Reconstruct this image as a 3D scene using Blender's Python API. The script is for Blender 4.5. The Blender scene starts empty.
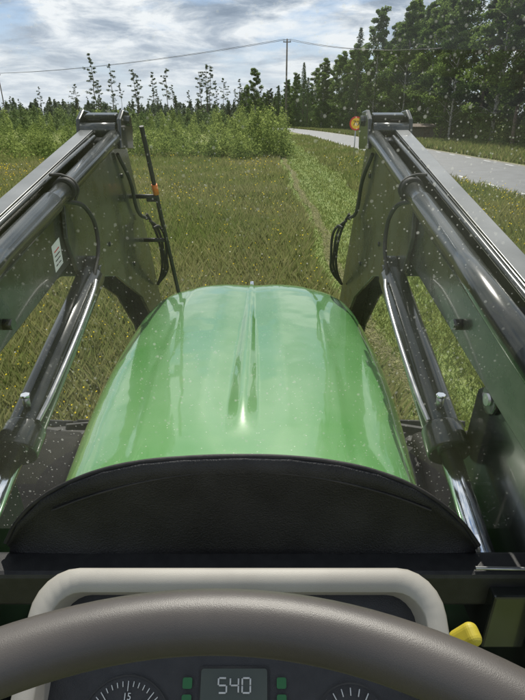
import bpy, math, random
import numpy as np
from mathutils import Vector, Matrix
random.seed(7); rng=np.random.default_rng(7)
S=bpy.context.scene
H=2.5            # eye height above the ground
COL=S.collection

# ------------------------------------------------------------ materials
def new_mat(name):
    m=bpy.data.materials.new(name); m.use_nodes=True
    return m, m.node_tree.nodes, m.node_tree.links, m.node_tree.nodes['Principled BSDF']
def mat(name,c,rough=.5,metal=0,c2=None,scale=20,coat=0,bump=0,bscale=200,rvar=0.0,detail=4,lo=.35,hi=.65,spec=.5,croug=.06):
    m,n,l,b=new_mat(name)
    b.inputs['Roughness'].default_value=rough; b.inputs['Metallic'].default_value=metal
    b.inputs['Specular IOR Level'].default_value=spec
    b.inputs['Coat Weight'].default_value=coat; b.inputs['Coat Roughness'].default_value=croug
    tc=n.new('ShaderNodeTexCoord')
    nz=n.new('ShaderNodeTexNoise'); nz.inputs['Scale'].default_value=scale; nz.inputs['Detail'].default_value=detail
    l.new(tc.outputs['Object'],nz.inputs['Vector'])
    r=n.new('ShaderNodeValToRGB'); l.new(nz.outputs['Fac'],r.inputs[0])
    r.color_ramp.elements[0].position=lo; r.color_ramp.elements[1].position=hi
    r.color_ramp.elements[0].color=(*c,1); r.color_ramp.elements[1].color=(*(c2 or [x*1.25 for x in c]),1)
    l.new(r.outputs[0],b.inputs['Base Color'])
    if rvar:
        mr=n.new('ShaderNodeMapRange'); mr.inputs['To Min'].default_value=max(0.02,rough-rvar); mr.inputs['To Max'].default_value=rough+rvar
        l.new(nz.outputs['Fac'],mr.inputs['Value']); l.new(mr.outputs[0],b.inputs['Roughness'])
    if bump:
        nb=n.new('ShaderNodeTexNoise'); nb.inputs['Scale'].default_value=bscale; nb.inputs['Detail'].default_value=3
        l.new(tc.outputs['Object'],nb.inputs['Vector'])
        bp=n.new('ShaderNodeBump'); bp.inputs['Strength'].default_value=bump; bp.inputs['Distance'].default_value=.002
        l.new(nb.outputs['Fac'],bp.inputs['Height']); l.new(bp.outputs[0],b.inputs['Normal'])
    return m
def leaf_mat(name,trans=.45,up=0.0):
    m=bpy.data.materials.new(name); m.use_nodes=True; n=m.node_tree.nodes; l=m.node_tree.links; n.clear()
    o=n.new('ShaderNodeOutputMaterial'); a=n.new('ShaderNodeAttribute'); a.attribute_name='Col'
    d=n.new('ShaderNodeBsdfDiffuse'); t=n.new('ShaderNodeBsdfTranslucent'); mx=n.new('ShaderNodeMixShader')
    mx.inputs[0].default_value=trans
    hs=n.new('ShaderNodeHueSaturation'); hs.inputs['Hue'].default_value=.49; hs.inputs['Value'].default_value=1.3
    l.new(a.outputs['Color'],d.inputs[0]); l.new(a.outputs['Color'],hs.inputs['Color']); l.new(hs.outputs[0],t.inputs[0])
    if up:   # shading normal leaned upwards to even out blade brightness
        g=n.new('ShaderNodeNewGeometry'); v=n.new('ShaderNodeVectorMath'); v.operation='ADD'; v.inputs[1].default_value=(0,0,up)
        l.new(g.outputs['Normal'],v.inputs[0]); v2=n.new('ShaderNodeVectorMath'); v2.operation='NORMALIZE'; l.new(v.outputs[0],v2.inputs[0]); l.new(v2.outputs[0],d.inputs['Normal'])
    l.new(d.outputs[0],mx.inputs[1]); l.new(t.outputs[0],mx.inputs[2]); l.new(mx.outputs[0],o.inputs[0])
    return m
M_leaf=leaf_mat('foliage'); M_grass=leaf_mat('grass_blades',.32,2.2)
M_bark=mat('bark',(.07,.05,.035),.9,c2=(.16,.12,.09),scale=6,bump=.6,bscale=30)
M_birch=mat('birch_bark',(.06,.055,.05),.8,c2=(.36,.34,.30),scale=4,lo=.4,hi=.5)
M_paint=mat('loader_paint',(.012,.014,.012),.22,c2=(.034,.037,.032),scale=9,coat=.35,rvar=.1,detail=9)
M_plate=mat('loader_plate_paint',(.024,.03,.021),.28,c2=(.07,.077,.06),scale=14,coat=.25,rvar=.1,detail=9)
M_top=mat('loader_top_sky_sheen',(.08,.085,.085),.34,c2=(.18,.185,.185),scale=5,coat=.4,detail=9)  # paler grey paints in the sky reflection on the beam tops
M_black=mat('black_plastic',(.012,.012,.013),.5,c2=(.02,.02,.021),scale=60,bump=.35,bscale=900)
M_cowl=mat('cowl_textured_vinyl',(.009,.009,.010),.55,c2=(.022,.022,.023),scale=14,bump=1.0,bscale=420,detail=8)
M_fend=mat('fender_plastic',(.005,.005,.005),.7,c2=(.016,.015,.013),scale=9,spec=.15,detail=9)
M_rub=mat('rubber',(.014,.014,.014),.7,c2=(.035,.033,.03),scale=25,bump=.4,bscale=200)
M_chrome=mat('chrome',(.75,.77,.8),.12,1,c2=(.85,.86,.88))
M_steel=mat('zinc_steel',(.35,.36,.37),.35,.9,c2=(.5,.5,.5),scale=40)
M_beige=mat('dash_beige',(.29,.27,.235),.5,c2=(.34,.32,.28),scale=12,bump=.15,bscale=1500,detail=8)
M_wheel=mat('steering_wheel_rubber',(.054,.046,.041),.40,c2=(.078,.068,.06),scale=12,bump=.12,bscale=2500,detail=8)
M_orange=mat('orange_band',(.8,.2,.02),.5)
M_white=mat('sticker_white',(.7,.7,.68),.5)
M_yellow=mat('yellow_plastic',(.75,.55,.02),.5)
M_ydull=mat('yellow_knob',(.42,.34,.03),.55)

# ------------------------------------------------------------ helpers
def link(o,parent=None):
    COL.objects.link(o)
    if parent: o.parent=parent
    return o
def empty(name):
    e=bpy.data.objects.new(name,None); COL.objects.link(e); return e
def pymesh(name,v,f,m,parent=None,smooth=False,bevel=0,seg=2):
    me=bpy.data.meshes.new(name); me.from_pydata([tuple(p) for p in v],[],f); me.materials.append(m)
    import bmesh
    bm=bmesh.new(); bm.from_mesh(me); bmesh.ops.recalc_face_normals(bm,faces=bm.faces); bm.to_mesh(me); bm.free()
    if smooth:
        me.polygons.foreach_set('use_smooth',[True]*len(me.polygons))
    o=link(bpy.data.objects.new(name,me),parent)
    if bevel:
        b=o.modifiers.new('b','BEVEL'); b.width=bevel; b.segments=seg; b.limit_method='ANGLE'
    return o
def prism(name,pts,x0,x1,m,parent=None,bevel=.004):
    """profile pts are (y, z relative to eye height)"""
    n=len(pts); v=[(x0,y,H+z) for y,z in pts]+[(x1,y,H+z) for y,z in pts]
    f=[list(range(n)),list(range(2*n-1,n-1,-1))]+[[i,(i+1)%n,n+(i+1)%n,n+i] for i in range(n)]
    return pymesh(name,v,f,m,parent,bevel=bevel)
def box(name,c,s,m,parent=None,rot=(0,0,0),bevel=.004,seg=2):
    x,y,z=[a/2 for a in s]
    R=Matrix.Rotation(rot[2],3,'Z')@Matrix.Rotation(rot[1],3,'Y')@Matrix.Rotation(rot[0],3,'X')
    v=[R@Vector((i*x,j*y,k*z))+Vector(c) for i in(-1,1) for j in(-1,1) for k in(-1,1)]
    f=[[0,1,3,2],[4,6,7,5],[0,4,5,1],[2,3,7,6],[0,2,6,4],[1,5,7,3]]
    return pymesh(name,v,f,m,parent,bevel=bevel,seg=seg)
def cyl(name,a,b,r,m,parent=None,r2=None,n=28,bevel=0):
    a=Vector(a);b=Vector(b); d=(b-a).normalized(); r2=r if r2 is None else r2
    u=d.orthogonal().normalized(); w=d.cross(u)
    v=[];
    for p,rr in((a,r),(b,r2)):
        for i in range(n):
            t=2*math.pi*i/n; v.append(p+u*math.cos(t)*rr+w*math.sin(t)*rr)
    f=[[i,(i+1)%n,n+(i+1)%n,n+i] for i in range(n)]+[list(range(n)),list(range(n,2*n))]
    o=pymesh(name,v,f,m,parent)
    for p in o.data.polygons:
        p.use_smooth=len(p.vertices)==4
    if bevel:
        bb=o.modifiers.new('b','BEVEL'); bb.width=bevel; bb.segments=2; bb.limit_method='ANGLE'
    return o
def tube(name,pts,r,m,parent=None,kind='BEZIER'):
    cu=bpy.data.curves.new(name,'CURVE'); cu.dimensions='3D'; cu.bevel_depth=r; cu.bevel_resolution=4; cu.use_fill_caps=True
    sp=cu.splines.new(kind)
    if kind=='BEZIER':
        sp.bezier_points.add(len(pts)-1)
        for p,c in zip(sp.bezier_points,pts):
            p.co=c; p.handle_left_type=p.handle_right_type='AUTO'
    else:
        sp.points.add(len(pts)-1)
        for p,c in zip(sp.points,pts): p.co=(*c,1)
    cu.materials.append(m); return link(bpy.data.objects.new(name,cu),parent)
def text(name,s,loc,size,m,parent=None,rot=(0,0,0),ext=.0004):
    cu=bpy.data.curves.new(name,'FONT'); cu.body=s; cu.size=size; cu.extrude=ext; cu.align_x='CENTER'; cu.align_y='CENTER'
    cu.materials.append(m); o=link(bpy.data.objects.new(name,cu),parent); o.location=loc; o.rotation_euler=rot; return o
def npmesh(name,verts,k,mats,colors=None,matidx=None,parent=None,do_link=True):
    """verts (N*k,3): N separate k-gons"""
    nv=len(verts); nf=nv//k
    me=bpy.data.meshes.new(name); me.vertices.add(nv); me.vertices.foreach_set('co',verts.astype(np.float32).ravel())
    me.loops.add(nv); me.loops.foreach_set('vertex_index',np.arange(nv,dtype=np.int32))
    me.polygons.add(nf); me.polygons.foreach_set('loop_start',np.arange(0,nv,k,dtype=np.int32))
    for m in mats: me.materials.append(m)
    if matidx is not None: me.polygons.foreach_set('material_index',matidx.astype(np.int32))
    if colors is not None:
        a=me.color_attributes.new('Col','FLOAT_COLOR','POINT')
        c=np.ones((nv,4),np.float32); c[:,:3]=np.repeat(colors,k,axis=0); a.data.foreach_set('color',c.ravel())
    me.update(calc_edges=True); me.validate()
    if not do_link: return me
    return link(bpy.data.objects.new(name,me),parent)
def quads(c,size,aspect=.6,flat=0.0):
    """random oriented leaf quads at centres c"""
    n=len(c); a=rng.normal(size=(n,3)); a[:,2]*=(1-flat); a/=np.linalg.norm(a,axis=1)[:,None]+1e-9
    b=rng.normal(size=(n,3)); b=np.cross(a,b); b/=np.linalg.norm(b,axis=1)[:,None]+1e-9
    s=np.asarray(size).reshape(-1,1)*np.ones((n,1)); u=a*s; w=b*s*aspect
    v=np.stack([c-u,c-w*.9,c+u,c+w],axis=1); return v.reshape(-1,3)
def tube_quads(path,radii,n=7):
    P=[Vector(p) for p in path]; out=[]; rings=[]
    for i,p in enumerate(P):
        d=(P[min(i+1,len(P)-1)]-P[max(i-1,0)]).normalized(); u=d.orthogonal().normalized() if abs(d.z)<.95 else Vector((1,0,0)); u=(u-d*u.dot(d)).normalized(); w=d.cross(u)
        rings.append([p+(u*math.cos(2*math.pi*j/n)+w*math.sin(2*math.pi*j/n))*radii[i] for j in range(n)])
    for i in range(len(P)-1):
        for j in range(n):
            out+= [rings[i][j],rings[i][(j+1)%n],rings[i+1][(j+1)%n],rings[i+1][j]]
    return out

# ------------------------------------------------------------ world / light / camera
SUN_EL=math.radians(52); SUN_AZ=math.radians(2)
w=bpy.data.worlds.new('World'); S.world=w; w.use_nodes=True
n=w.node_tree.nodes; l=w.node_tree.links; bg=n['Background']; bg.inputs[1].default_value=.15
sky=n.new('ShaderNodeTexSky'); sky.sky_type='NISHITA'; sky.sun_disc=False; sky.sun_elevation=SUN_EL; sky.sun_rotation=SUN_AZ; sky.dust_density=.6
tc=n.new('ShaderNodeTexCoord'); sx=n.new('ShaderNodeSeparateXYZ'); l.new(tc.outputs['Generated'],sx.inputs[0])
def math_(op,a,b=None):
    q=n.new('ShaderNodeMath'); q.operation=op
    for i,v in enumerate((a,b)):
        if v is None: continue
        if isinstance(v,(int,float)): q.inputs[i].default_value=v
        else: l.new(v,q.inputs[i])
    return q.outputs[0]
zz=math_('ADD',math_('MAXIMUM',sx.outputs[2],0),.16)
cb=n.new('ShaderNodeCombineXYZ'); l.new(math_('DIVIDE',sx.outputs[0],zz),cb.inputs[0]); l.new(math_('DIVIDE',sx.outputs[1],zz),cb.inputs[1])
def noise(sc,det,dist=0,off=0,rough=.55):
    q=n.new('ShaderNodeTexNoise'); q.inputs['Scale'].default_value=sc; q.inputs['Detail'].default_value=det; q.inputs['Distortion'].default_value=dist; q.inputs['Roughness'].default_value=rough
    mp=n.new('ShaderNodeMapping'); mp.inputs['Location'].default_value=(off,off*.7,off*.3); l.new(cb.outputs[0],mp.inputs[0]); l.new(mp.outputs[0],q.inputs['Vector']); return q.outputs['Fac']
def ramp(f,els):
    r=n.new('ShaderNodeValToRGB'); l.new(f,r.inputs[0]); e=r.color_ramp.elements
    while len(e)<len(els): e.new(.5)
    for q,(p,c) in zip(e,els): q.position=p; q.color=(*c,1)
    return r.outputs[0]
cover=ramp(noise(1.1,8,.2,3.1),[(.38,(0,0,0)),(.48,(1,1,1))])
cshade=ramp(noise(2.3,9,.3,9.7,.6),[(.32,(1.5,1.95,2.6)),(.42,(2.4,2.9,3.6)),(.50,(4.2,4.6,5.1)),(.58,(6.2,6.4,6.6))])
bl=n.new('ShaderNodeMixRGB'); bl.inputs[0].default_value=.65; l.new(sky.outputs[0],bl.inputs[1]); bl.inputs[2].default_value=(1.5,2.4,4.0,1)
mx=n.new('ShaderNodeMixRGB'); l.new(cover,mx.inputs[0]); l.new(bl.outputs[0],mx.inputs[1]); l.new(cshade,mx.inputs[2])
hz=n.new('ShaderNodeMapRange'); l.new(sx.outputs[2],hz.inputs['Value']); hz.inputs['From Min'].default_value=0; hz.inputs['From Max'].default_value=.17; hz.inputs['To Min'].default_value=.8; hz.inputs['To Max'].default_value=0
mh=n.new('ShaderNodeMixRGB'); l.new(hz.outputs[0],mh.inputs[0]); l.new(mx.outputs[0],mh.inputs[1]); mh.inputs[2].default_value=(4.9,5.3,5.8,1)
l.new(mh.outputs[0],bg.inputs[0])
sd=Vector((math.sin(SUN_AZ)*math.cos(SUN_EL),math.cos(SUN_AZ)*math.cos(SUN_EL),math.sin(SUN_EL)))
L=bpy.data.lights.new('sun','SUN'); L.energy=5.0; L.angle=math.radians(.5); L.color=(1,.95,.86)
lo=link(bpy.data.objects.new('sun',L)); lo.rotation_euler=(-sd).to_track_quat('-Z','Y').to_euler(); lo.location=(0,0,40)
cam=bpy.data.cameras.new('camera'); co=link(bpy.data.objects.new('camera',cam)); S.camera=co
cam.sensor_fit='VERTICAL'; cam.sensor_height=36; cam.lens=26; cam.clip_start=.02; cam.clip_end=6000
co.location=(.063,0,H); co.rotation_euler=(math.radians(90-24.7),0,0)
S.view_settings.view_transform='Standard'; S.view_settings.look='None'; S.view_settings.exposure=0

# ------------------------------------------------------------ ground
def road_x(y):   # left edge of the road
    return 9.6-.027*y-(max(0,y-75)**2)*.0011
def ground_mat():
    m,n,l,b=new_mat('ground'); b.inputs['Roughness'].default_value=.95; b.inputs['Specular IOR Level'].default_value=.1
    g=n.new('ShaderNodeNewGeometry'); s=n.new('ShaderNodeSeparateXYZ'); l.new(g.outputs['Position'],s.inputs[0])
    def nz(sc,d,vec=None):
        q=n.new('ShaderNodeTexNoise'); q.inputs['Scale'].default_value=sc; q.inputs['Detail'].default_value=d; l.new(vec or g.outputs['Position'],q.inputs['Vector']); return q.outputs['Fac']
    def rp(f,els):
        r=n.new('ShaderNodeValToRGB'); l.new(f,r.inputs[0]); e=r.color_ramp.elements
        while len(e)<len(els): e.new(.5)
        for q,(p,c) in zip(e,els): q.position=p; q.color=(*c,1)
        return r.outputs[0]
    field=rp(nz(.5,10),[(.3,(.12,.15,.045)),(.5,(.18,.20,.07)),(.7,(.24,.23,.10))])
    mown=rp(nz(1.6,8),[(.3,(.13,.18,.05)),(.7,(.19,.22,.075))])
    wob=n.new('ShaderNodeMath'); wob.operation='MULTIPLY_ADD'; l.new(nz(.8,4),wob.inputs[0]); wob.inputs[1].default_value=.5; l.new(s.outputs[0],wob.inputs[2])
    f=n.new('ShaderNodeMapRange'); l.new(wob.outputs[0],f.inputs['Value']); f.inputs['From Min'].default_value=1.2; f.inputs['From Max'].default_value=1.4
    f2=n.new('ShaderNodeMapRange'); l.new(wob.outputs[0],f2.inputs['Value']); f2.inputs['From Min'].default_value=4.2; f2.inputs['From Max'].default_value=3.7
    mu=n.new('ShaderNodeMath'); mu.operation='MULTIPLY'; l.new(f.outputs[0],mu.inputs[0]); l.new(f2.outputs[0],mu.inputs[1])
    mx=n.new('ShaderNodeMixRGB'); l.new(mu.outputs[0],mx.inputs[0]); l.new(field,mx.inputs[1]); l.new(mown,mx.inputs[2]); l.new(mx.outputs[0],b.inputs['Base Color'])
    bp=n.new('ShaderNodeBump'); bp.inputs['Distance'].default_value=.03; l.new(nz(12,8),bp.inputs['Height']); l.new(bp.outputs[0],b.inputs['Normal'])
    return m
pymesh('ground',[(-2500,-300,0),(2500,-300,0),(2500,4000,0),(-2500,4000,0)],[[0,1,2,3]],ground_mat())
M_asph=mat('asphalt',(.09,.095,.104),.6,c2=(.125,.132,.143),scale=1.5,bump=.5,bscale=60,detail=10)
M_grav=mat('gravel_shoulder',(.13,.12,.09),.9,c2=(.22,.20,.16),scale=12,bump=.6,bscale=40)
M_line=mat('road_paint',(.55,.55,.53),.7,c2=(.78,.78,.76),scale=8)
ys=[-60,-20]+list(range(0,240,4))
def strip(name,a,b,z,m,ys=ys):
    v=[];f=[]
    for y in ys:
        v+=[(road_x(y)+a,y,z),(road_x(y)+b,y,z)]
    for i in range(len(ys)-1): f.append([2*i,2*i+1,2*i+3,2*i+2])
    return pymesh(name,v,f,m)
strip('road_shoulder',-.45,6.35,.004,M_grav)
road=strip('road',0,5.9,.008,M_asph)
def dash(name,a,wd,ln,gap,y0,y1,z=.012):
    v=[];f=[];y=y0
    while y<y1:
        k=len(v); v+=[(road_x(y)+a,y,z),(road_x(y)+a+wd,y,z),(road_x(y+ln)+a+wd,y+ln,z),(road_x(y+ln)+a,y+ln,z)]; f.append([k,k+1,k+2,k+3]); y+=ln+gap
    return pymesh(name,v,f,M_line)
dash('road_marking',.3,.12,1,2,3,150); dash('road_marking',5.5,.12,1,2,3.5,150)

# ------------------------------------------------------------ grass
def blades(name,x,y,h,wd,col,lean=.5,z0=0):
    n=len(x); base=np.stack([x,y,np.full(n,z0)],1); ang=rng.uniform(0,2*np.pi,n); la=rng.uniform(0,2*np.pi,n); lm=rng.uniform(.05,lean,n)*h
    sidev=np.stack([np.cos(ang),np.sin(ang),np.zeros(n)],1)*wd[:,None]
    ln=np.stack([np.cos(la)*lm,np.sin(la)*lm,h],1)
    mid=base+ln*.55*np.array([.6,.6,1])
    v=np.stack([base-sidev,base+sidev,mid+sidev*.7,base+ln],1).reshape(-1,3)
    return npmesh(name,v,4,[M_grass],col)
def lognoise(x,y,s):
    return .5+.25*np.sin(x*s+1.7*np.sin(y*s*.6))+.25*np.sin(y*s*.8+2*np.sin(x*s*.5+1))
def sample(N,x0,x1,y0,y1,pw=1.0):
    u=rng.uniform(0,1,N); y=y0*(y1/y0)**(u**pw); x=rng.uniform(-1,1,N)*(2.5+.62*y)+.0
    k=(x>x0)&(x<x1); return x[k],y[k]
def colmix(n,a,b,t,var=.25):
    a=np.array(a);b=np.array(b); c=a+(b-a)*t[:,None]; return c*rng.uniform(1-var,1+var,(n,1))
wobx=lambda y: .12*np.sin(y*.55)+.07*np.sin(y*1.7+1)
x,y=sample(640000,-45,1.5,1.3,56,.82); k=x<1.1+wobx(y)+rng.normal(0,.05,len(x)); x=x[k];y=y[k]
d=np.hypot(x,y); patch=lognoise(x,y,.45)*.5+lognoise(x+7,y*1.3,1.1)*.3
t=np.clip(patch+rng.uniform(-.25,.45,len(x)),0,1)
c=colmix(len(x),(.15,.215,.05),(.34,.325,.145),t,.12)
hh=rng.uniform(.08,.36,len(x))*(1-.006*d)*(.8+.4*lognoise(x,y,1.3))
blades('meadow_grass',x,y,hh,.0013+.00062*d,c,.65)
x,y=sample(400000,.7,3.9,1.3,60,.8); k=(x>1.05+wobx(y))&(x<3.75+wobx(y)*2); x=x[k];y=y[k]
d=np.hypot(x,y)
xr=x-wobx(y)*.6
rut=np.exp(-((xr-1.30)/.09)**2)+.8*np.exp(-((xr-2.0)/.12)**2)+.7*np.exp(-((xr-2.95)/.15)**2)
t=np.clip(.4-.45*rut+.25*lognoise(x,y,1.5)+rng.uniform(-.25,.3,len(x)),0,1)
c=colmix(len(x),(.10,.17,.035),(.25,.285,.085),t,.14)
blades('mown_grass',x,y,rng.uniform(.03,.11,len(x))*(1-.6*np.clip(rut,0,1)),.0016+.0006*d,c,1.1)
N=30000; y=1.5*(40/1.5)**rng.uniform(0,1,N); x=1.48+wobx(y)*.6+rng.normal(0,.05,N)
blades('grass_clippings',x,y,rng.uniform(.01,.04,N),.002+.0006*y,colmix(N,(.26,.27,.13),(.38,.36,.2),rng.uniform(0,1,N)),2.5,.04)
x,y=sample(330000,3.4,9.3,1.3,85,.8)
k=(x<(9.6-.027*y-.3))&(x>3.65+wobx(y)*2); x=x[k];y=y[k]
d=np.hypot(x,y); t=np.clip(lognoise(x,y,.9)*.5+rng.uniform(0,.5,len(x)),0,1)
c=colmix(len(x),(.125,.195,.045),(.29,.28,.11),t,.15)
blades('verge_grass',x,y,rng.uniform(.08,.32,len(x)),.0016+.0007*d,c,.7)
N=60000; y=rng.uniform(14,140,N); x=np.array([road_x(v) for v in y])+6.5+rng.uniform(0,1,N)**1.3*9
t=rng.uniform(0,1,N); blades('far_verge_grass',x,y,rng.uniform(.15,.5,N),.01+.0009*y,colmix(N,(.12,.19,.045),(.28,.27,.11),t),.7)
x,y=sample(8500,-30,9,1.8,34,.8); k=(x<1)|(x>3.8); x=x[k];y=y[k]; k=rng.uniform(0,1,len(x))<lognoise(x,y,.5)*1.1; x=x[k];y=y[k]
ctr=np.stack([x,y,rng.uniform(.22,.38,len(x))],1)
cc=np.where(rng.uniform(0,1,(len(x),1))<.85,np.array([[.8,.62,.04]]),np.array([[.65,.65,.55]]))
npmesh('wildflowers',quads(ctr,.006+.0009*y,1.0,.6),4,[M_grass],cc)

# ------------------------------------------------------------ trees
def clumps(cs,rad,n_each,size,ca,cb,flat=.3):
    V=[];C=[]
    for cpos,r in zip(cs,rad):
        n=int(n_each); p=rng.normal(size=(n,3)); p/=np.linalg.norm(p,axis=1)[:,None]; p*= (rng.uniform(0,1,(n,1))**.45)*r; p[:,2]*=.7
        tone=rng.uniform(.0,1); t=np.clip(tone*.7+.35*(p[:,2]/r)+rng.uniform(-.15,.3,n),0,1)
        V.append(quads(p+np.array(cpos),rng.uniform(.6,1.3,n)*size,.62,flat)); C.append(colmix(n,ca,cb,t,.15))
    return np.concatenate(V),np.concatenate(C)
def tree_mesh(name,wood,lv,lc,bark):
    wv=np.array([tuple(p) for p in wood]); nw=len(wv)//4
    v=np.concatenate([wv,lv]); nl=len(lv)//4
    col=np.concatenate([np.full((nw,3),.1),lc]); mi=np.concatenate([np.zeros(nw),np.ones(nl)])
    return npmesh(name,v,4,[bark,M_leaf],col,mi,do_link=False)
def deciduous(name,h=16,r=3.0,base=.1,bark=M_birch,nb=40,leaves=150,ca=(.055,.105,.028),cb=(.165,.235,.065),ls=.13):
    wood=[];cs=[];rd=[]
    bend=[Vector((random.uniform(-.3,.3)*i/6,random.uniform(-.3,.3)*i/6,h*i/8)) for i in range(9)]
    wood+=tube_quads(bend,[.15*(1-i/8.6)*h/16+.01 for i in range(9)])
    for i in range(nb):
        f=base+(1-base)*((i+random.random())/nb); k=min(7,int(f*8)); p0=bend[k].lerp(bend[k+1],f*8-k)
        a=i*2.4+random.uniform(-.5,.5); ff=(f-base)/(1-base); ln=r*(1-ff**2*.85)*(.45+.55*min(1,ff*4+.35))*random.uniform(.65,1.15)
        up=random.uniform(.25,.7); e=p0+Vector((math.cos(a)*ln,math.sin(a)*ln,ln*up)); m=p0.lerp(e,.5)+Vector((0,0,.15*ln))
        wood+=tube_quads([p0,m,e],[.05*(1-ff*.6),.03,.008],5)
        for q in range(3):
            tt=random.uniform(.4,1.05); c=p0.lerp(e,tt)+Vector((random.uniform(-.3,.3),random.uniform(-.3,.3),random.uniform(-.5,.25))); cs.append(c); rd.append(random.uniform(.45,1.1)*(1-.35*ff))
    cs.append(bend[-1]); rd.append(.5)
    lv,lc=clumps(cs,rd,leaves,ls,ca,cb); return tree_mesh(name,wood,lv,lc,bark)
def spruce(name,h=15,r=2.2,ca=(.03,.06,.025),cb=(.085,.13,.05),n=26,ls=.12,per=26):
    wood=tube_quads([Vector((0,0,h*i/5)) for i in range(6)],[.17*(1-i/5.2) for i in range(6)])
    V=[];C=[]
    for i in range(n*8):
        f=.06+.94*(i/(n*8)); z=h*f; ln=r*(1-f)**.8*random.uniform(.7,1.15)+.12; a=i*2.4+random.uniform(-.3,.3); dr=-.28*ln
        p=rng.uniform(.12,1,(per,1))**.8; pos=np.array([[0,0,z]])+p*np.array([[math.cos(a)*ln,math.sin(a)*ln,dr]])+rng.normal(size=(per,3))*np.array([.16,.16,.09])*(.5+ln*.3)
        V.append(quads(pos,rng.uniform(.6,1.3,per)*ls,.45,.5)); C.append(colmix(per,ca,cb,np.clip(p[:,0]*.8+rng.uniform(-.2,.2,per),0,1),.2))
    return tree_mesh(name,wood,np.concatenate(V),np.concatenate(C),M_bark)
def pine(name,h=16,crown=.5,r=1.8,leaves=60,ls=.15,nb=15,tr=.13):
    wood=[];cs=[];rd=[]
    bend=[Vector((random.uniform(-.25,.25),random.uniform(-.25,.25),h*i/6)) for i in range(7)]
    wood+=tube_quads(bend,[tr*(1-i/6.6)+.02 for i in range(7)])
    for i in range(nb):
        f=crown+(1-crown)*(i+random.random()*.8)/nb; f=min(f,.99); k=min(5,int(f*6)); p0=bend[k].lerp(bend[k+1],f*6-k); a=random.uniform(0,6.28); ff=(f-crown)/(1-crown)
        ln=r*(1-.7*ff**1.5)*random.uniform(.25,1.25)*(.55+.45*min(1,ff*3)); e=p0+Vector((math.cos(a)*ln,math.sin(a)*ln,ln*random.uniform(-.05,.4)))
        wood+=tube_quads([p0,p0.lerp(e,.5),e],[.045,.03,.01],5)
        for q in range(4):
            if random.random()<.85: cs.append(p0.lerp(e,random.uniform(.3,1.05))); rd.append(random.uniform(.3,.65)*(1-.3*ff))
    cs.append(bend[-1]); rd.append(.35)
    lv,lc=clumps(cs,rd,leaves,ls,(.035,.055,.03),(.085,.12,.055)); return tree_mesh(name,wood,lv,lc,M_bark)
DEC=[deciduous('birch_mesh',16,random.uniform(2.7,3.5),nb=40,leaves=125,ls=.14) for _ in range(4)]
SPR=[spruce('spruce_mesh',15+i,2.2+.2*i) for i in range(2)]
PIN=[pine('pine_mesh',16,c_,r_,26,.13,n_) for c_,r_,n_ in((.35,2.7,20),(.5,2.6,17),(.55,3.2,16),(.45,2.0,15),(.64,2.6,13),(.3,2.5,24))]
PINF=[pine('pine_dense_mesh',16,.25,2.6,85,.18,34,.19) for _ in range(2)]
def put(name,me,x,y,h,ref,ws=1):
    o=link(bpy.data.objects.new(name,me)); s=h/ref; o.location=(x,y,-.05); o.scale=(s*ws*random.uniform(.9,1.15),s*ws*random.uniform(.9,1.15),s); o.rotation_euler=(0,0,random.uniform(0,6.28)); return o
def edge_x(y):   # front of the wood on the far side of the road
    return 23.5-max(0,y-45)*.05-max(0,y-100)**1.5*.03
for row in range(3):
    y=30+row*2
    while y<185:
        xx=edge_x(y)+row*4.2+random.uniform(-1.3,1.3); hh=random.uniform(13,19)+row*.6
        if y>110: hh=max(8,hh-(y-110)*.12)
        q=random.random()
        if q<.66: put('birch_tree',random.choice(DEC),xx,y,hh,16)
        elif q<.84: put('spruce_tree',random.choice(SPR),xx,y,hh,15.5)
        else: put('pine_tree',random.choice(PINF),xx,y,hh,16)
        y+=random.uniform(3.4,5.8)*(1+.25*row)
def thicket(name,pts,per,ls,ca,cb):
    V=[];C=[]
    for (px,py,ph,pr) in pts:
        n=int(per*ph); f=rng.uniform(0,1,n); a=rng.uniform(0,6.28,n); lob=1+.35*np.sin(a*3+px)+.25*np.sin(f*11+py)
        rr=pr*np.sqrt(rng.uniform(0,1,n))*(1-f**1.6)**.7*lob+.06
        p=np.stack([px+np.cos(a)*rr,py+np.sin(a)*rr,ph*f*rng.uniform(.85,1.08,n)+.05],1)
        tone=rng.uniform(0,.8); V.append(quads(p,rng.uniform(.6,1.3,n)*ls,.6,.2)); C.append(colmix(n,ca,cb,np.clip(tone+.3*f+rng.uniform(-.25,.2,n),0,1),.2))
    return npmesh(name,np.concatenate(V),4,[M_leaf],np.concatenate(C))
def hgt(x,y): return .75+.45*math.sin(x*.55+1)+.35*math.sin(y*.31+x*.17)
pts=[]
for i in range(400):
    yy=random.uniform(38,95); xx=random.uniform(-.62*yy-4,2.0-.02*(yy-36)) 
    pts.append((xx,yy,max(.4,(random.uniform(.3,1.0)+hgt(xx,yy)*.6)*(.95 if yy<60 else 1.1)),random.uniform(.5,1.1)))
    if random.random()<.12: pts.append((xx,yy,random.uniform(2.0,3.3),random.uniform(.35,.65)))
for i in range(110):
    xx=random.uniform(-24,1.8); pts.append((xx,random.uniform(35,41)+1.5*math.sin(xx*.6),random.uniform(.4,1.4)+.3*hgt(xx,37),random.uniform(.4,.9)))
for i in range(20):
    pts.append((random.uniform(-2.4,1.8),random.uniform(36,44),random.uniform(1.6,3.1),random.uniform(.5,1.0)))
for i in range(22):
    pts.append((random.uniform(-7,3.0),random.uniform(60,85),random.uniform(2.2,4.0),random.uniform(.6,1.2)))
thicket('shrub_thicket',pts,125,.085,(.065,.11,.03),(.24,.30,.09))
pts=[(edge_x(yy)+random.uniform(-1.5,1.5),yy,random.uniform(1.2,3.2),random.uniform(.8,1.5)) for yy in [random.uniform(30,180) for _ in range(170)]]
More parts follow.
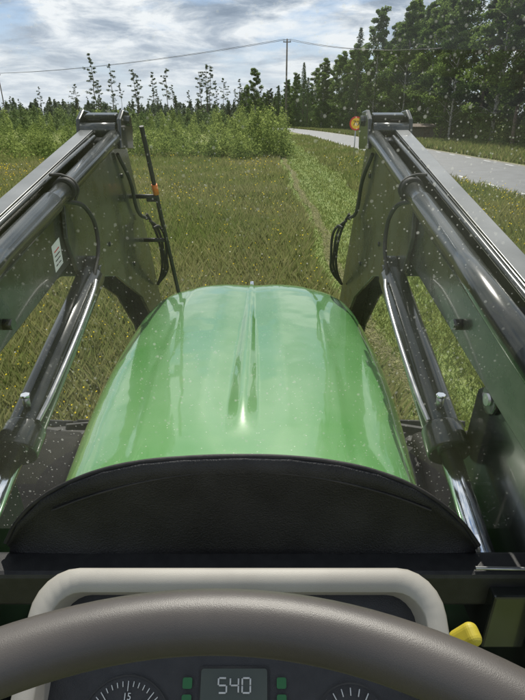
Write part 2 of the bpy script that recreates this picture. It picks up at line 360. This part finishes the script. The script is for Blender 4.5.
pts+=[(edge_x(yy)+random.uniform(7,12),yy,random.uniform(4,8),random.uniform(1.5,2.5)) for yy in [random.uniform(30,190) for _ in range(110)]]
thicket('undergrowth',pts,90,.15,(.045,.08,.025),(.14,.19,.06))
pts=[]
for i in range(620):
    yy=random.uniform(165,260); xx=random.uniform(-.62*yy-10,.2*yy); pts.append((xx,yy,random.uniform(3,8.0),random.uniform(1.1,2.4)))
for i in range(60): pts.append((random.uniform(-8,16),random.uniform(165,190),random.uniform(6,10),random.uniform(1.5,2.5)))
thicket('distant_treeline',pts,42,.40,(.055,.08,.055),(.12,.15,.095))
pts=[]
for i in range(420):
    yy=random.uniform(90,160); xx=random.uniform(-.62*yy-6,-2.0-.09*(yy-90)); pts.append((xx,yy,random.uniform(1.0,4.2),random.uniform(.7,1.6)))
thicket('young_trees',pts,70,.2,(.05,.09,.035),(.15,.20,.075))
for (u,v) in [(3,101),(8,97),(20,98),(30,103),(38,88),(50,97),(55,103),(71,82),(84,96),(90,57),(96,80),(108,64),(114,94),(119,84),(133,70),(137,74),(152,73),(159,90),(163,70),(174,84),(190,91),(197,72),(203,63),(206,68),(216,82),(223,75),(232,90),(240,80),(262,84),(276,86)]:
    yy=random.uniform(140,210); t=yy/(.4179*(350-v)+458.8); hh=t*(.9085*(350-v)-211)+H
    put('pine_tree',random.choice(PIN),(u-262)*t+.063+random.uniform(-.8,.8),yy,hh*random.uniform(.93,1.04),16)
put('birch_tree',DEC[1],-1.8,150,14,16); put('birch_tree',DEC[2],-4.5,165,11,16)

# ------------------------------------------------------------ poles, wires, sign, shed
M_wood=mat('weathered_pole',(.10,.085,.07),.9,c2=(.18,.155,.13),scale=5,bump=.5,bscale=30)
def pole(x,y,h,lean=0):
    e=empty('utility_pole'); e.location=(x,y,0)
    cyl('shaft',(0,0,-.3),(lean,0,h),.14,M_wood,e,r2=.09)
    box('crossarm',(lean,0,h-.35),(1.0,.09,.1),M_wood,e)
    for k in(-.42,0,.42): cyl('insulator',(lean+k,0,h-.3),(lean+k,0,h-.08),.04,M_steel,e,r2=.03,n=12)
P=[(-57,124,11.2,0),(3.2,75,11.6,0),(21.4,66,9.8,.5),(60,55,9.8,0)]
for p in P: pole(*p)
pw=empty('power_line')
for k in(-.42,.42):
    for a,b in zip(P[:-1],P[1:]):
        pts=[]
        for i in range(13):
            t=i/12; pts.append((a[0]+a[3]+k+(b[0]+b[3]-a[0]-a[3])*t,a[1]+(b[1]-a[1])*t,(a[2]+(b[2]-a[2])*t)-.05-3.2*t*(1-t)*.9))
        tube('wire',pts,.022,M_black,pw,'POLY')
sg=empty('traffic_sign'); sg.location=(5.3,31,0)
M_sy=mat('sign_yellow',(.85,.5,.02),.45); M_sr=mat('sign_red',(.6,.02,.015),.45)
cyl('post',(0,.04,-.2),(0,.04,2.55),.03,M_steel,sg)
cyl('red_rim',(0,-.01,2.2),(0,.012,2.2),.36,M_sr,sg,n=48); cyl('yellow_face',(0,-.016,2.2),(0,-.009,2.2),.285,M_sy,sg,n=48)
text('numerals','70',(0,-.02,2.2),.36,M_black,sg,(math.pi/2,0,0),.002)
cyl('clamp',(-.05,.03,2.3),(.05,.03,2.3),.02,M_steel,sg)
sh=empty('wooden_shed'); sh.location=(19.4,66,0)
M_sh=mat('shed_boards',(.09,.075,.06),.9,c2=(.17,.14,.11),scale=9)
for i in range(14): box('board',(-1.5+.22*i,0,.75),(.2,.04,1.5+.0),M_sh,sh,bevel=0)
box('side_wall',(-1.5,1,.75),(.05,2,1.5),M_sh,sh); box('roof',(-.1,1,1.62),(3.4,2.6,.08),M_bark,sh,rot=(.12,0,0)); box('door',(.3,-.04,.6),(.7,.04,1.15),M_bark,sh)

# ------------------------------------------------------------ TRACTOR
tr=empty('tractor')
m,nn,ll,b=new_mat('green_paint'); M_green=m
b.inputs['Roughness'].default_value=.25; b.inputs['Coat Weight'].default_value=1; b.inputs['Coat Roughness'].default_value=.05; b.inputs['Coat IOR'].default_value=1.6
tcx=nn.new('ShaderNodeTexCoord'); z1=nn.new('ShaderNodeTexNoise'); z1.inputs['Scale'].default_value=3; z1.inputs['Detail'].default_value=9; ll.new(tcx.outputs['Object'],z1.inputs['Vector'])
r=nn.new('ShaderNodeValToRGB'); r.color_ramp.elements[0].color=(.075,.235,.06,1); r.color_ramp.elements[1].color=(.14,.29,.12,1); r.color_ramp.elements[0].position=.35; r.color_ramp.elements[1].position=.75
ll.new(z1.outputs['Fac'],r.inputs[0])
vo=nn.new('ShaderNodeTexVoronoi'); vo.inputs['Scale'].default_value=60; ll.new(tcx.outputs['Object'],vo.inputs['Vector'])
lt=nn.new('ShaderNodeMath'); lt.operation='LESS_THAN'; lt.inputs[1].default_value=.09; ll.new(vo.outputs['Distance'],lt.inputs[0])
ml=nn.new('ShaderNodeMath'); ml.operation='MULTIPLY'; ml.inputs[1].default_value=.6; ll.new(lt.outputs[0],ml.inputs[0])
mxs=nn.new('ShaderNodeMixRGB'); mxs.inputs[2].default_value=(.45,.5,.4,1); ll.new(ml.outputs[0],mxs.inputs[0]); ll.new(r.outputs[0],mxs.inputs[1]); ll.new(mxs.outputs[0],b.inputs['Base Color'])
zb=nn.new('ShaderNodeTexNoise'); zb.inputs['Scale'].default_value=4; ll.new(tcx.outputs['Object'],zb.inputs['Vector'])
bpn=nn.new('ShaderNodeBump'); bpn.inputs['Strength'].default_value=.6; bpn.inputs['Distance'].default_value=.008; ll.new(zb.outputs['Fac'],bpn.inputs['Height']); ll.new(bpn.outputs[0],b.inputs['Normal']); ll.new(bpn.outputs[0],b.inputs['Coat Normal'])
def sst(a,b_,x):
    t=max(0,min(1,(x-a)/(b_-a))); return t*t*(3-2*t)
def hood():
    ny=150; y0,y1=.70,2.47
    ax=sorted(set([round(v,5) for v in list(np.linspace(0,math.pi,150))+list(np.linspace(math.pi/2-.22,math.pi/2+.22,81))]))
    nx=len(ax); V=[];F=[]
    for j in range(ny):
        s=j/(ny-1); s=1-(1-s)**1.6
        y=y0+(y1-y0)*s
        wd=.395+.078*math.sin(min(1,max(0,(y-.75)/.95))*math.pi/2)
        e=max(0,(y-1.85)/(y1-1.85)); wd*=max(0.0,(1-e**3.2))**(1/2.6)
        e2=max(0,(y-2.12)/(y1-2.12)); zt=-.668-.03*((y-.7)/1.7)-.20*(1-math.sqrt(max(0,1-e2**2.6)))
        wd=max(wd,.02)
        h=.17
        for a in ax:
            cx=-math.cos(a); sn=math.sin(a)
            x=wd*math.copysign(abs(cx)**.66,cx); z=zt-h+h*abs(sn)**.66
            wr=.010+.030*sst(2.40,1.15,y); env=sst(.98,1.16,y)*sst(2.46,2.36,y)
            q=abs(x)/wr
            if q<1: z+=(.008+.015*sst(2.4,1.2,y))*env*(1-q**1.15)
            q2=abs(x)/(.13)
            if q2<1: z-=.012*((math.cos(q2*math.pi)+1)/2)*sst(.86,1.25,y)*sst(2.44,2.2,y)
            q3=abs(x)/(wd+1e-6)
            if e2<.7: z-=.0035*sst(.56,.63,q3)*(1-sst(.70,.9,q3))*sst(.7,.6,e2)
            V.append((x+.012,y,H+z))
        V.append((wd+.012,y,H-1.25)); V.append((-wd+.012,y,H-1.25))
    R=nx+2
    for j in range(ny-1):
        for i in range(nx-1): F.append([j*R+i,j*R+i+1,(j+1)*R+i+1,(j+1)*R+i])
        F.append([j*R+nx-1,j*R+nx,(j+1)*R+nx,(j+1)*R+nx-1]); F.append([j*R,j*R+nx+1,(j+1)*R+nx+1,(j+1)*R])
    return pymesh('hood',V,F,M_green,tr,smooth=True)
hood()
cyl('nose_glint_knob',(.012,2.37,H-.765),(.012,2.385,H-.728),.009,M_chrome,tr,n=16)  # small chrome knob added to give the glint on the nose
for k in range(2): box('hood_mark',(-.345+.012*k,1.215-.012*k,H-.748+.006*k),(.012,.022,.002),M_white,tr,rot=(0,-.6,.5),bevel=0)
box('engine_block',(0,1.6,H-1.45),(.62,1.7,.6),M_black,tr,bevel=.03)
box('front_axle',(0,2.05,H-1.95),(1.6,.16,.18),M_black,tr,bevel=.03)
for s in(-1,1):
    wh=empty('front_wheel'); wh.parent=tr; wh.location=(s*.93,2.0,.55); sc=.88; wh.scale=(1,sc,sc)
    prof=[(-.15,.30),(-.19,.42),(-.19,.55),(-.14,.60),(0,.62),(.14,.60),(.19,.55),(.19,.42),(.15,.30)]
    n_=48;V=[];F=[]
    for i in range(n_):
        a=2*math.pi*i/n_
        for (px,pr) in prof: V.append((px,math.cos(a)*pr,math.sin(a)*pr))
    k=len(prof)
    for i in range(n_):
        for j in range(k-1): F.append([i*k+j,i*k+j+1,((i+1)%n_)*k+j+1,((i+1)%n_)*k+j])
    pymesh('tyre',V,F,M_rub,wh,smooth=True)
    for i in range(22):
        for sd2 in(-1,1):
            a=2*math.pi*(i+.25*sd2)/22; c=Vector((sd2*.09,math.cos(a)*.625,math.sin(a)*.625))
            o=box('lug',(0,0,0),(.2,.035,.04),M_rub,wh,bevel=.006); o.location=c; o.rotation_euler=(a-math.pi/2,0,0); o.rotation_euler.rotate_axis('Z',sd2*.5)
    cyl('rim',(-.04,0,0),(.06,0,0),.3,M_yellow,wh)
    V=[];F=[]; cs_=[(-.17,-.06),(-.165,-.01),(-.14,.005),(-.05,.012),(0,.022),(.05,.012),(.14,.005),(.165,-.01),(.17,-.06)]
    for i in range(15):
        a=math.radians(92+i*5)
        for px,dr in cs_: V.append((px,math.cos(a)*(.70+dr),math.sin(a)*(.70+dr)))
    for i in range(14):
        for j in range(8): F.append([i*9+j,i*9+j+1,i*9+j+10,i*9+j+9])
    o=pymesh('fender',V,F,M_fend,wh,smooth=True); sm=o.modifiers.new('s','SOLIDIFY'); sm.thickness=.012
    cyl('fender_bracket',(-s*.15,-.05,.35),(-s*.05,-.05,.70),.015,M_black,wh)
for s in(-1,1):
    box('dark_side_box',(s*.66,.85,H-1.55),(.5,.6,.5),M_black,tr,bevel=.04)  # black box added so the lower cab windows look dark
    box('dark_side_slab',(s*.62,.5,H-1.25),(.7,.5,.04),M_rub,tr,bevel=.01)  # dark slab, likewise added to darken the view below the windscreen
# windscreen cowl
cw=[(-.357,-.632),(-.33,-.588),(-.284,-.543),(-.235,-.515),(-.184,-.495),(-.125,-.482),(-.061,-.476),(.03,-.473),(.105,-.475),(.18,-.484),(.243,-.50),(.30,-.525),(.343,-.554),(.385,-.593),(.418,-.638)]
V=[];F=[]; nr=8
for k,(x,z) in enumerate(cw):
    bow=.03*(1-((x-.03)/.39)**2)
    for j in range(nr):
        t=j/(nr-1); V.append((x,.62+bow*(1-t)*.6+.012*math.sin(t*3.14),H+z+(-.675-z)*t))
for k in range(len(cw)-1):
    for j in range(nr-1): F.append([k*nr+j,k*nr+j+1,(k+1)*nr+j+1,(k+1)*nr+j])
o=pymesh('windscreen_cowl',V,F,M_cowl,tr,smooth=True); sm=o.modifiers.new('s','SOLIDIFY'); sm.thickness=.008
tube('cowl_edge_trim',[(x,.62+.018*(1-((x-.03)/.39)**2),H+z) for x,z in cw],.0035,M_rub,tr)
tube('cowl_seam',[(x,.612+.022*(1-((x-.03)/.39)**2),H+(-.50+.0-.11*((x-.03)/.39)**2)) for x in np.linspace(-.27,.33,13)],.0018,M_rub,tr)
box('windscreen_lower_frame',(0,.60,H-.69),(1.7,.05,.072),M_black,tr,bevel=.008)
tube('glass_seal',[(.40,.583,H-.648),(.60,.583,H-.653),(.85,.583,H-.655)],.003,M_steel,tr)
# glass with dust and dried rain spots
m=bpy.data.materials.new('windscreen_glass'); m.use_nodes=True; nn=m.node_tree.nodes; ll=m.node_tree.links; nn.clear()
o_=nn.new('ShaderNodeOutputMaterial'); tp=nn.new('ShaderNodeBsdfTransparent'); gl=nn.new('ShaderNodeBsdfGlossy'); gl.inputs['Roughness'].default_value=.02; fr=nn.new('ShaderNodeFresnel'); fr.inputs[0].default_value=1.4
tp.inputs[0].default_value=(.98,.99,.98,1); m1=nn.new('ShaderNodeMixShader'); ll.new(fr.outputs[0],m1.inputs[0]); ll.new(tp.outputs[0],m1.inputs[1]); ll.new(gl.outputs[0],m1.inputs[2])
df=nn.new('ShaderNodeBsdfDiffuse'); df.inputs[0].default_value=(.7,.7,.66,1); dt=nn.new('ShaderNodeBsdfTranslucent'); dt.inputs[0].default_value=(.7,.7,.66,1); dm=nn.new('ShaderNodeMixShader'); dm.inputs[0].default_value=.6; ll.new(df.outputs[0],dm.inputs[1]); ll.new(dt.outputs[0],dm.inputs[2])
tc2=nn.new('ShaderNodeTexCoord')
def spots(scale,thr):
    vo=nn.new('ShaderNodeTexVoronoi'); vo.inputs['Scale'].default_value=scale; ll.new(tc2.outputs['Object'],vo.inputs['Vector'])
    c_=nn.new('ShaderNodeMapRange'); c_.inputs['From Min'].default_value=thr; c_.inputs['From Max'].default_value=thr*.6; ll.new(vo.outputs['Distance'],c_.inputs['Value']); return c_.outputs[0]
sa=nn.new('ShaderNodeMath'); sa.operation='MAXIMUM'; ll.new(spots(60,.15),sa.inputs[0]); ll.new(spots(140,.19),sa.inputs[1])
nzg=nn.new('ShaderNodeTexNoise'); nzg.inputs['Scale'].default_value=5; nzg.inputs['Detail'].default_value=6; ll.new(tc2.outputs['Object'],nzg.inputs['Vector'])
mg=nn.new('ShaderNodeMapRange'); mg.inputs['From Min'].default_value=.35; mg.inputs['From Max'].default_value=.65; mg.inputs['To Max'].default_value=.30; ll.new(nzg.outputs['Fac'],mg.inputs['Value'])
m0=nn.new('ShaderNodeMath'); m0.operation='MULTIPLY'; ll.new(sa.outputs[0],m0.inputs[0]); ll.new(mg.outputs[0],m0.inputs[1])
mu=nn.new('ShaderNodeMath'); mu.operation='MULTIPLY_ADD'; ll.new(mg.outputs[0],mu.inputs[0]); mu.inputs[1].default_value=.12; ll.new(m0.outputs[0],mu.inputs[2])
m2=nn.new('ShaderNodeMixShader'); ll.new(mu.outputs[0],m2.inputs[0]); ll.new(m1.outputs[0],m2.inputs[1]); ll.new(dm.outputs[0],m2.inputs[2]); ll.new(m2.outputs[0],o_.inputs[0])
pymesh('windscreen',[(-.8,.68,H-.66),(.8,.68,H-.66),(.8,.60,H+.75),(-.8,.60,H+.75)],[[0,1,2,3]],m,tr)
for s in(-1,1): tube('cab_pillar',[(s*.84,.64,H-1.4),(s*.84,.66,H-.66),(s*.82,.58,H+.8)],.035,M_black,tr)
# ------------------------------------------------------------ dashboard
da=empty('dashboard'); C35,S35=math.cos(math.radians(35)),math.sin(math.radians(35))
def dp(x,s,dn=0):
    return Vector((x,.405-C35*s+dn*S35*-1,H-.455-S35*s+dn*C35))
def rrect(x0,x1,s0,s1,r,n=7):
    out=[]
    for cx,cy,a0 in((x1-r,s0+r,-90),(x1-r,s1-r,0),(x0+r,s1-r,90),(x0+r,s0+r,180)):
        for i in range(n):
            a=math.radians(a0+90*i/(n-1)); out.append((cx+r*math.cos(a),cy+r*math.sin(a)))
    return out
outer=rrect(-.188,.260,-.004,.20,.047); inner=rrect(-.163,.236,.021,.18,.030)
def offs(pts,d,sc=1.0,sh=(0,0)):
    return [dp((x-.036)*sc+.036+sh[0],s+sh[1],d) for x,s in pts]
rings=[offs(inner,-.035,.99),offs(inner,-.002),offs([(x*1.0,s) for x,s in inner],.0015,1.006),offs(outer,.0,.985,(0,.003)),offs(outer,-.006),offs(outer,-.15,1.0,(0,.01))]
V=[p for r_ in rings for p in r_]; n_=len(outer); F=[]
for k in range(len(rings)-1):
    for i in range(n_): F.append([k*n_+i,k*n_+(i+1)%n_,(k+1)*n_+(i+1)%n_,(k+1)*n_+i])
pymesh('instrument_housing',V,F,M_beige,da,smooth=True)
pymesh('instrument_panel',offs(inner,-.0345,1.0),[list(range(n_))],M_black,da)
rotp=(math.radians(35),0,0)
M_ink=mat('dial_print',(.5,.51,.5),.6)
M_lcd=mat('lcd',(.045,.055,.045),.25,c2=(.055,.065,.052))
M_lg=mat('green_lamp_lens',(.01,.09,.025),.35)
def ring(name,c,r0,r1,m,dn,a0=0,a1=360,n=60):
    V=[];F=[]
    for i in range(n+1):
        a=math.radians(a0+(a1-a0)*i/n)
        for r_ in(r0,r1): V.append(dp(c[0]+r_*math.cos(a),c[1]-r_*math.sin(a),dn))
    for i in range(n): F.append([2*i,2*i+1,2*i+3,2*i+2])
    return pymesh(name,V,F,m,da)
g=(-.078,.146)
ring('dial_bezel',g,.047,.0485,M_rub,-.031); ring('dial_face',g,0.001,.047,M_black,-.0325)
for i in range(31):
    a=math.radians(210-i*8); r0=.038 if i%5 else .034
    p0=dp(g[0]+r0*math.cos(a),g[1]-r0*math.sin(a),-.031); p1=dp(g[0]+.043*math.cos(a),g[1]-.043*math.sin(a),-.031); cyl('tick',p0,p1,.0005,M_ink,da,n=6)
for i,tx in enumerate(['0','5','10','15','20','25','30']):
    a=math.radians(210-i*40); text('dial_number',tx,dp(g[0]+.029*math.cos(a),g[1]-.029*math.sin(a),-.031),.009,M_ink,da,rotp)
cyl('needle',dp(g[0],g[1],-.029),dp(g[0]-.035,g[1]-.012,-.029),.0008,M_orange,da,n=6)
def panel(name,x0,x1,s0,s1,m,dn,r=.003): return pymesh(name,offs(rrect(x0,x1,s0,s1,r),dn),[list(range(28))],m,da)
panel('lcd_bezel',-.004,.070,.090,.150,M_rub,-.0325); panel('lcd_screen',-.002,.068,.092,.147,M_lcd,-.031)
# seven segment digits
SEG={'5':'afgcd','4':'fgbc','0':'abcdef','1':'bc','8':'abcdefg'}
def seg7(ch,cx,cs,wd=.0085,ht=.013,th=.0009):
    a_=(cx-wd/2,cs-ht/2); P_={'a':((0,0),(1,0)),'b':((1,0),(1,.5)),'c':((1,.5),(1,1)),'d':((0,1),(1,1)),'e':((0,.5),(0,1)),'f':((0,0),(0,.5)),'g':((0,.5),(1,.5))}
    for q in SEG[ch]:
        (x0,s0),(x1,s1)=P_[q]; gx=.08*(x1-x0); gs=.05*(s1-s0)
        cyl('lcd_segment',dp(a_[0]+(x0+gx)*wd,a_[1]+(s0+gs)*ht,-.030),dp(a_[0]+(x1-gx)*wd,a_[1]+(s1-gs)*ht,-.030),th,M_ink,da,n=6)
for i,ch in enumerate('540'): seg7(ch,.021+i*.0125,.107)
for i,ch in enumerate('1080'): seg7(ch,.014+i*.0125,.130)
for x_ in(-.016,.083):
    for k in range(3): panel('lamp',x_-.005,x_+.005,.100+k*.015,.110+k*.015,M_lg,-.031,.002)
g2=(.155,.146); ring('gauge_bezel',g2,.040,.0415,M_rub,-.031)
for i in range(13):
    a=math.radians(180-i*15); cyl('tick',dp(g2[0]+.030*math.cos(a),g2[1]-.030*math.sin(a),-.031),dp(g2[0]+.037*math.cos(a),g2[1]-.037*math.sin(a),-.031),.0006,M_ink,da,n=6)
box('lower_console',(.036,.50,H-.98),(.36,.18,.55),M_black,da,bevel=.03)
box('lever_knob',(.320,.43,H-.60),(.020,.028,.042),M_ydull,da,rot=(.3,.5,.3),bevel=.009,seg=5)
cyl('lever',(.314,.435,H-.615),(.24,.48,H-.80),.006,M_black,da)
# ------------------------------------------------------------ steering wheel
sw=empty('steering_wheel'); sw.location=(.042,-.060,H-.205)
R_=.215; n1=160; n2=28; V=[];F=[]
for i in range(n1):
    a=2*math.pi*i/n1
    for j in range(n2):
        t=2*math.pi*j/n2; rr=.0132*(1+.03*math.cos(2*t)); V.append(((R_+rr*math.cos(t))*math.cos(a),(R_+rr*math.cos(t))*math.sin(a),rr*math.sin(t)))
for i in range(n1):
    for j in range(n2): F.append([i*n2+j,i*n2+(j+1)%n2,((i+1)%n1)*n2+(j+1)%n2,((i+1)%n1)*n2+j])
pymesh('rim',V,F,M_wheel,sw,smooth=True)
for a in(200,340,270):
    a=math.radians(a); tube('spoke',[(.03*math.cos(a),.03*math.sin(a),-.05),(.12*math.cos(a),.12*math.sin(a),-.045),(R_*math.cos(a),R_*math.sin(a),0)],.012,M_wheel,sw)
cyl('hub',(0,0,-.07),(0,0,-.035),.05,M_wheel,sw,r2=.042,bevel=.005); cyl('column',(0,0,-.07),(0,.26,-.55),.035,M_black,sw)

# ------------------------------------------------------------ FRONT LOADER
ld=empty('front_loader')
for s in(-1,1):
    X=lambda a:s*a
    prism('lift_beam',[(.42,-.357),(2.03,-.016),(2.02,-.15),(1.5,-.24),(.42,-.47)],X(.520),X(.570),M_paint,ld,bevel=.006)
    prism('lift_beam_sheen_strip',[(.42,-.353),(2.00,-.0185),(2.00,-.024),(.42,-.359)],X(.523),X(.567),M_top,ld,bevel=.001)  # thin added strip, its pale colour stands in for sky sheen
    prism('web_plate',[(.42,-.40),(1.42,-.185),(1.46,-.37),(.95,-.45),(.42,-.53)],X(.486),X(.494),M_plate,ld,bevel=.002)
    gus=[(1.40,-.185),(1.9,-.075),(1.98,-.02),(2.05,-.012),(2.10,-.05),(2.33,-.48),(2.52,-.86),(2.82,-1.62),(2.66,-1.66),(2.36,-.95),(2.13,-.72),(1.80,-.53),(1.56,-.46),(1.47,-.45),(1.42,-.40),(1.38,-.30)]
    prism('knee_plate',gus,X(.468),X(.480),M_plate,ld,bevel=.002)
    prism('knee_plate_outer',gus,X(.5735),X(.5835),M_plate,ld,bevel=.002)
    prism('post',[(1.99,-.08),(2.08,-.05),(2.32,-.48),(2.50,-.86),(2.80,-1.62),(2.68,-1.64),(2.40,-.92),(2.16,-.50)],X(.4805),X(.573),M_paint,ld,bevel=.006)
    lug=[(1.90,-.10),(1.93,-.005),(1.99,.025),(2.06,.02),(2.10,-.03),(2.08,-.11)]
    prism('knee_lug',lug,X(.430),X(.445),M_paint,ld)
    prism('knee_lug',lug,X(.572),X(.5865),M_paint,ld)
    cyl('knee_pin',(X(.420),2.03,H-.012),(X(.597),2.03,H-.012),.018,M_paint,ld)
    box('knee_cover',(X(.51),1.985,H+.004),(.11,.04,.018),M_paint,ld,rot=(.2,0,0)); cyl('knee_tube',(X(.447),1.93,H-.04),(X(.57),1.93,H-.04),.024,M_paint,ld)
    a=(X(.455),.40,H-.372); b2=(X(.455),1.93,H-.058)
    cyl('levelling_bar',a,b2,.024,M_paint,ld)
    cyl('levelling_bar_sleeve',(X(.455),.40,H-.372),(X(.455),1.28,H-.1914),.0275,M_paint,ld)
    cyl('bar_clamp',(X(.455),1.37,H-.173),(X(.455),1.40,H-.167),.030,M_rub,ld)
    tube('clamp_strap',[(X(.49),1.38,H-.135),(X(.455),1.385,H-.138),(X(.425),1.39,H-.165),(X(.435),1.39,H-.20)],.004,M_rub,ld)
    tube('pipe',[(X(.500),.42,H-.35),(X(.500),1.3,H-.165),(X(.505),1.85,H-.06)],.007,M_paint,ld)
    A=Vector((X(.452),1.50,H-.425)); B=Vector((X(.455),.885,H-.635)); D=(B-A).normalized()
    cyl('lift_cylinder_barrel',A+D*.03,B,.040,M_paint,ld,bevel=.004)
    cyl('lift_cylinder_gland',B-D*.05,B+D*.015,.045,M_paint,ld,bevel=.005); cyl('lift_cylinder_rod',B,B+D*.33,.022,M_chrome,ld)
    cyl('lift_pin',(X(.425),A.y,A.z),(X(.50),A.y,A.z),.018,M_paint,ld); cyl('lift_eye',(X(.43),A.y,A.z),(X(.467),A.y,A.z),.046,M_paint,ld,bevel=.004)
    off=Vector((-s*.040,0,.034))
    tube('lift_pipe',[A+D*.10+off*.9,A+D*.16+off*1.15,B-D*.10+off*1.15,B-D*.04+off*.9],.0055,M_steel,ld)
    fp=B-D*.06+Vector((-s*.01,0,.05)); cyl('fitting',fp,fp+Vector((0,0,.022)),.008,M_steel,ld,n=6); cyl('fitting',fp+Vector((0,0,.022)),fp+Vector((0,.0,.028)),.010,M_chrome,ld,n=6)
    tube('hose',[A+D*.08+off*.6,A+Vector((-s*.02,.02,.10)),A+Vector((-s*.015,-.03,.19)),(X(.46),1.38,H-.20)],.006,M_rub,ld)
    ms=[(.50,-.34),(.66,-.36),(.80,-.42),(.90,-.50),(.93,-.80),(.95,-1.6),(.55,-1.6),(.52,-.8)]
    prism('mast',ms,X(.500),X(.518),M_paint,ld); prism('mast',ms,X(.572),X(.59),M_paint,ld)
    cyl('mast_pin',(X(.485),.83,H-.485),(X(.60),.83,H-.485),.012,M_steel,ld); cyl('mast_boss',(X(.490),.83,H-.485),(X(.4995),.83,H-.485),.030,M_paint,ld,bevel=.003)
    box('rod_bracket',(X(.46),.60,H-.74),(.07,.09,.12),M_paint,ld)
    for k in range(3):
        dx=.012*k
        tube('hose',[(X(.44-dx),2.24,H-.38-.03*k),(X(.42-dx),2.27,H-.44),(X(.405-dx),2.31,H-.56-.02*k),(X(.42-dx),2.36,H-.67),(X(.455),2.41,H-.75)],.006,M_rub,ld)
    tube('hose',[(X(.46),1.95,H-.12),(X(.45),2.05,H-.22),(X(.452),2.15,H-.36),(X(.44),2.24,H-.40)],.007,M_rub,ld)
    cyl('plate_bolt',(X(.466),1.00,H-.40),(X(.4865),1.00,H-.40),.013,M_paint,ld,n=6)
    for (yy,z_) in((1.75,-.40),(2.05,-.55),(2.0,-.2)): cyl('bolt',(X(.462),yy,H+z_),(X(.4685),yy,H+z_),.009,M_paint,ld,n=6)
tube('indicator_rod',[(-.395,2.09,H-.03),(-.375,2.22,H-.38),(-.35,2.38,H-.78)],.009,M_black,ld,'POLY')
cyl('indicator_band',(-.382,2.170,H-.25),(-.380,2.187,H-.29),.0122,M_orange,ld)
for z_,y_ in((-.30,2.19),(-.50,2.27)): cyl('indicator_bracket',(-.47,y_,H+z_),(-.375,y_,H+z_),.009,M_black,ld)
box('indicator_foot',(-.40,2.20,H-.31),(.05,.02,.025),M_black,ld)
pymesh('sticker',[(-.4855,1.305,H-.305),(-.4855,1.365,H-.293),(-.4855,1.365,H-.363),(-.4855,1.305,H-.375)],[[0,1,2,3]],M_white,ld)
for k in range(4): pymesh('sticker_print',[(-.4845,1.316,H-.322-.012*k),(-.4845,1.352,H-.315-.012*k),(-.4845,1.352,H-.318-.012*k),(-.4845,1.316,H-.325-.012*k)],[[0,1,2,3]],M_sr if k==0 else M_rub,ld)
print('done')
